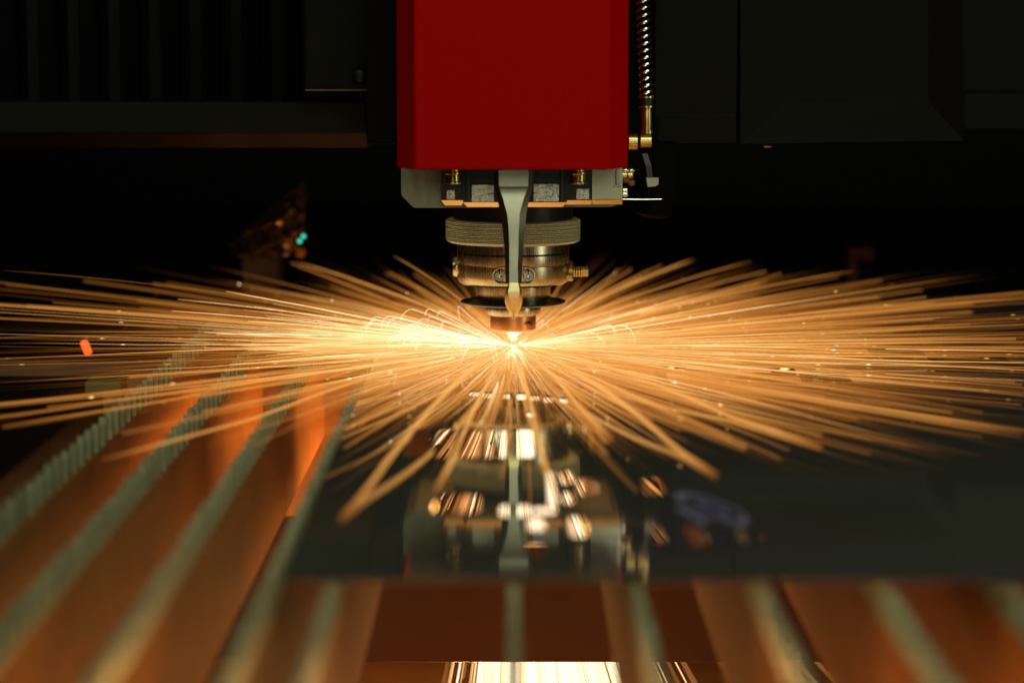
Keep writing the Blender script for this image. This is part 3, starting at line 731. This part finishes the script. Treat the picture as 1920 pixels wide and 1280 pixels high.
for k in range(N_MAIN):
    az = az_rand()
    if rnd.random() < 0.5: az = rnd.choice((1, -1))*math.pi/2 + rnd.gauss(0, 0.62)
    back = math.sin(az)
    if R(110) < az % (2*math.pi) < R(255) and rnd.random() < 0.42: continue
    el = abs(rnd.gauss(0, R(2.3)))+R(0.1)
    if back > 0.1: el = abs(rnd.gauss(0, R(3.3)))+R(0.1)
    if back < -0.3: el = abs(rnd.gauss(0, R(2.8)))+R(0.2)
    L_ = rnd.uniform(0.12, 0.34) if rnd.random() < 0.72 else rnd.uniform(0.3, 0.52)
    if back < -0.45: L_ = rnd.uniform(0.08, 0.32) if rnd.random() < .72 else rnd.uniform(.28, .46)
    el = min(el, (0.036-0.012*max(0, back))/L_*rnd.uniform(0.6, 1.0))
    h = min(1.1, 0.16*math.exp(rnd.gauss(0, 1.0)))
    n = 16
    st = rnd.choice((0.0, rnd.uniform(0, 0.3), rnd.uniform(0, 0.5)))
    pts = flight(az, el, L_, n, drop=rnd.uniform(0, 0.018)*L_/0.3, wob=0.03, start=st)
    r = rnd.uniform(0.00008, 0.00026)*(1+1.5*abs(back)**2)
    fl = 0.10-0.06*max(0, -back); rads = [r*(fl+(1-fl)*min(1, p.length/(0.11+0.08*max(0, -back)))) for p in pts]
    for q, f in ((-4, .9), (-3, .75), (-2, .5), (-1, .15)): rads[q] *= f
    hh = heat_curve(h, n, tail=0.22)
    front = max(0.0, -back); hot = 0.30 + 0.55*front + 0.9*max(0.0, -math.cos(az))**6
    hh = [v*1.35*math.exp(-p.length/0.5)*(0.6+0.4*min(1, p.length/0.10)) + hot*math.exp(-(p.length/(0.045+0.03*max(0.0, -math.cos(az))))**2)*rnd.uniform(.6, 1.2) for v, p in zip(hh, pts)]
    S.add(pts, rads, hh)
    if rnd.random() < 0.30:      # a droplet that flares for an instant on its way
        j = rnd.randrange(4, n-1); p = pts[j]; q = p + (pts[j+1]-p).normalized()*0.0035
        S.add([p, p.lerp(q, .5), q], [r*0.8, r*1.4, r*0.6], [h*1.1, h*1.5, h*1.0])
# short pale sparks bunched by the cut, thrown mostly to the left
for k in range(1000):
    az = math.pi + rnd.gauss(0, 0.30) if rnd.random() < 0.68 else az_rand()
    L_ = abs(rnd.gauss(0.045, 0.025))+0.008
    if abs(az-math.pi) < 0.5: L_ *= 1.7
    n = 10; el = abs(rnd.gauss(R(1), R(4)))
    pts = flight(az, el, L_, n, drop=rnd.uniform(0.0, 0.012), wob=0.12)
    h = rnd.uniform(0.6, 1.9) if math.cos(az) < -0.5 else rnd.uniform(0.5, 1.3); r = rnd.uniform(0.00012, 0.00026)
    S.add(pts, [r]*n, heat_curve(h, n, tail=0.5))
for k in range(170):     # the blinding burst right at the cut
    az = az_rand(); L_ = rnd.uniform(0.006, 0.022); pts = flight(az, abs(rnd.gauss(0, R(7))), L_, 5, drop=0)
    S.add(pts, [0.0003, 0.0003, 0.00025, 0.0002, 0.0001], [2.0, 2.0, 1.9, 1.5, 1.0])
for k in range(130):     # heavy droplets: towards the front and up at the back
    fwd = k % 2 == 0
    az = (-1 if fwd else 1)*math.pi/2 + rnd.gauss(0, 0.55 if fwd else 0.75)
    L_ = rnd.uniform(0.22, 0.42) if fwd else rnd.uniform(0.28, 0.50); n = 14
    pts = flight(az, abs(rnd.gauss(R(1.2), R(1.5))) if fwd else rnd.uniform(0.2, 1.0)*0.027/L_, L_, n, drop=rnd.uniform(0, 0.01), wob=0.05, start=rnd.uniform(0.1, 0.5))
    r = rnd.uniform(0.0004, 0.0009); h = rnd.uniform(0.10, 0.34)
    S.add(pts, [r*(0.04+0.96*min(1, p.length/0.24)**1.4) for p in pts], [h*(1-0.4*i/(n-1)) for i in range(n)], seg=5)
for k in range(70):      # white trails added in place of the cut's upright reflection in the sheet
    L_ = rnd.uniform(0.03, 0.09); pts = flight(-math.pi/2+rnd.gauss(0, 0.05), abs(rnd.gauss(0, R(3))), L_, 6, drop=0.001)
    S.add(pts, [0.00045, 0.0004, 0.0004, 0.00035, 0.0003, 0.0002], [2.0, 2.0, 2.0, 1.8, 1.3, 0.8])
for k in range(520):     # fine pale sparks that drop and curve just in front of the cut
    az = -math.pi/2 + rnd.gauss(0, 0.85); L_ = rnd.uniform(0.03, 0.15); n = 12
    pts = flight(az, abs(rnd.gauss(R(3), R(6))), L_, n, drop=rnd.uniform(0.0, 0.016), wob=rnd.choice((0.05, 0.5)))
    r = rnd.uniform(0.00009, 0.00020); h = rnd.uniform(0.45, 1.3)
    S.add(pts, [r]*n, [h*(1-0.5*i/(n-1)) for i in range(n)])
# curling trails
for k in range(90):
    az = math.pi + rnd.gauss(0, 0.8) if rnd.random() < 0.7 else az_rand()
    L_ = rnd.uniform(0.03, 0.10); n = 20; el = rnd.uniform(R(2), R(14))
    pts = flight(az, el, L_, n, drop=0, wob=0.05); rad = rnd.uniform(0.003, 0.010); sgn = rnd.choice((-1, 1))
    c = pts[-1]; dirn = (pts[-1]-pts[-2]).normalized(); nrm = Vector((rnd.uniform(-.4, .4), rnd.uniform(-.4, .4), -1)).normalized()
    nrm = (nrm-dirn*nrm.dot(dirn)).normalized()
    for i in range(1, 12):
        a = i/12*rnd.uniform(2.0, 2.2); q = c+dirn*rad*math.sin(a)+nrm*rad*(1-math.cos(a))
        q.z = max(q.z, 0.001); pts.append(q)
    n = len(pts); r = rnd.uniform(0.00010, 0.00018)
    S.add(pts, [r]*n, [rnd.uniform(0.9, 1.1)*1.5]*n)
o = S.build('sparks', M['spark']); o['kind'] = 'stuff'
tag(o, 'dense fan of orange spark trails spraying flat across the sheet from the nozzle', 'sparks')

# single trails that stand out from the fan
def lone(end_px, end_py, Y, heat, r, label, sag=0.012, hot_end=False):
    T = Trails(); e = P(end_px, end_py, Y); o_ = Vector((0, 0, 0.0035)); pts = []; n = 18
    for i in range(n):
        f = i/(n-1); p = o_.lerp(e, f); p.z += sag*4*f*(1-f); p.z = max(p.z, 0.001); pts.append(p)
    r *= 0.8; heat = min(0.6, heat*0.20); hs_ = [heat*(0.9-0.35*(i/(n-1)))*(0.3+0.7*min(1, i/5)) for i in range(n)]
    hs_[-1] *= .35; hs_[-2] *= .7
    T.add(pts, [r*(0.5+0.5*min(1, i/5)) for i in range(n-1)]+[r*0.6], hs_, seg=6)
    tag(T.build('spark', M['spark']), label, 'spark', 'single long sparks standing out from the fan')
lone(5, 507, 0.06, 0.9, 0.00035, 'long thin spark reaching the left edge higher than all others', 0.006)
lone(48, 577, -0.05, 1.1, 0.00045, 'straight bright spark ending in a blunt tip near the left edge', 0.0)
lone(555, 492, 0.42, 2.6, 0.0008, 'thick blurred spark rising up left towards the foil', 0.004)
lone(738, 480, 0.24, 2.0, 0.00055, 'short steep spark up left of the knurled ring', 0.004)
lone(1300, 487, 0.50, 3.0, 0.0009, 'thick blurred spark with a round end, rising up right behind the nozzle', 0.004)
lone(1410, 490, 0.42, 1.8, 0.0007, 'second steep spark up right, longer and fainter', 0.004)
lone(1600, 508, 0.34, 2.0, 0.0007, 'long spark arching towards the dim bracket at right', 0.003)
lone(1915, 560, 0.12, 1.4, 0.0006, 'long spark reaching the right edge above the others', 0.003)
lone(638, 990, -0.56, 5.5, 0.0016, 'wide blurred spark coming forward, down left over the sheet', 0.012)
lone(195, 915, -0.42, 2.6, 0.0009, 'blurred spark crossing two slats down to the left', 0.010)
lone(5, 835, -0.32, 1.8, 0.0007, 'blurred spark running to the left edge low over the slats', 0.008)
lone(815, 948, -0.50, 3.0, 0.0012, 'blurred spark coming forward to the wide slot left of the blade reflection', 0.008)
lone(1036, 945, -0.50, 4.5, 0.0013, 'blurred spark coming straight forward just right of the nozzle', 0.006)
lone(1345, 915, -0.46, 5.0, 0.0014, 'wide blurred spark coming forward, down right over the sheet', 0.010)
lone(1150, 858, -0.36, 3.5, 0.0011, 'blurred spark falling short, down right of the nozzle', 0.008)
lone(1540, 868, -0.38, 3.4, 0.0011, 'blurred spark down to the right, second longest of that side', 0.008)
lone(1915, 862, -0.34, 2.2, 0.0009, 'long blurred spark crossing the lower right of the sheet to the edge', 0.006)

# melt falling below the sheet
J = Trails()
def jet(n_, mean, sd, hmin, hmax, rmin, rmax, st_max=0.12):
    for k in range(n_):
        d = Vector((rnd.gauss(mean, sd), abs(rnd.gauss(0, 0.2))-0.12, -1)).normalized(); L_ = rnd.uniform(0.12, 0.34)
        st = rnd.uniform(0, st_max); n = 6; pts = [Vector((0, 0, -0.003))+d*(st+(L_-st)*i/(n-1)) for i in range(n)]
        pts = [p for p in pts if p.z > -0.298 and p.y > -0.070 and p.x > -0.05]
        if len(pts) < 3: continue
        r = rnd.uniform(rmin, rmax); h = rnd.uniform(hmin, hmax)
        J.add(pts, [r]*len(pts), [h]*len(pts))
jet(560, 0.11, 0.10, 1.2, 2.0, 0.0004, 0.0008)
jet(200, 0.14, 0.20, 0.4, 1.2, 0.0002, 0.0004)
jet(30, 0.0, 0.45, 0.2, 0.7, 0.00015, 0.0003)
jet(130, -0.15, 0.75, 0.10, 0.22, 0.0012, 0.0020, 0.05)
for k in range(1500):     # spatter under the sheet, thrown sideways
    az = az_rand(); dz = -abs(rnd.gauss(0, 0.35))-0.05
    d = Vector((math.cos(az), abs(math.sin(az))*0.5, dz)).normalized(); s0 = rnd.uniform(0.0, 0.12); L_ = rnd.uniform(0.02, 0.08)
    if k % 3 == 0: s0 = rnd.uniform(0, 0.03)
    pts = [Vector((0, 0, -0.003))+d*(s0+L_*i/4) for i in range(5)]
    if pts[-1].z < -0.295 or pts[-1].x < -0.058 - 0.1*abs(pts[-1].z+0.003)*0 or pts[-1].y < -0.07: continue
    xx = pts[2].x-0.004; h = rnd.uniform(0.15, 0.5)+2.0*math.exp(-(xx/0.016)**2)
    if rnd.random() < .25: h *= 1.6
    if pts[2].z > -0.035 and abs(xx) < 0.04: h += 1.5
    J.add(pts, [0.00042]*5, [h]*5)
bm = None
o = J.build('falling_melt', M['jet']); o['kind'] = 'stuff'
tag(o, 'white-hot spray of molten droplets falling below the sheet, seen through the slots', 'sparks')
# the white-hot point of the cut
M['plasma'] = mat('white_hot_cut', (1, 1, 1), 0.5, emit=(1.0, 0.92, 0.78), es=30)
bm = bmesh.new(); bmesh.ops.create_icosphere(bm, subdivisions=3, radius=0.0036); bmesh.ops.scale(bm, verts=bm.verts, vec=(1, 1, 0.55)); bmesh.ops.translate(bm, verts=bm.verts, vec=(0, -0.001, 0.0012))
tag(obj('cut_point', bm, M['plasma'], smooth=True), 'white-hot glowing point where the beam meets the sheet under the nozzle', 'glow')
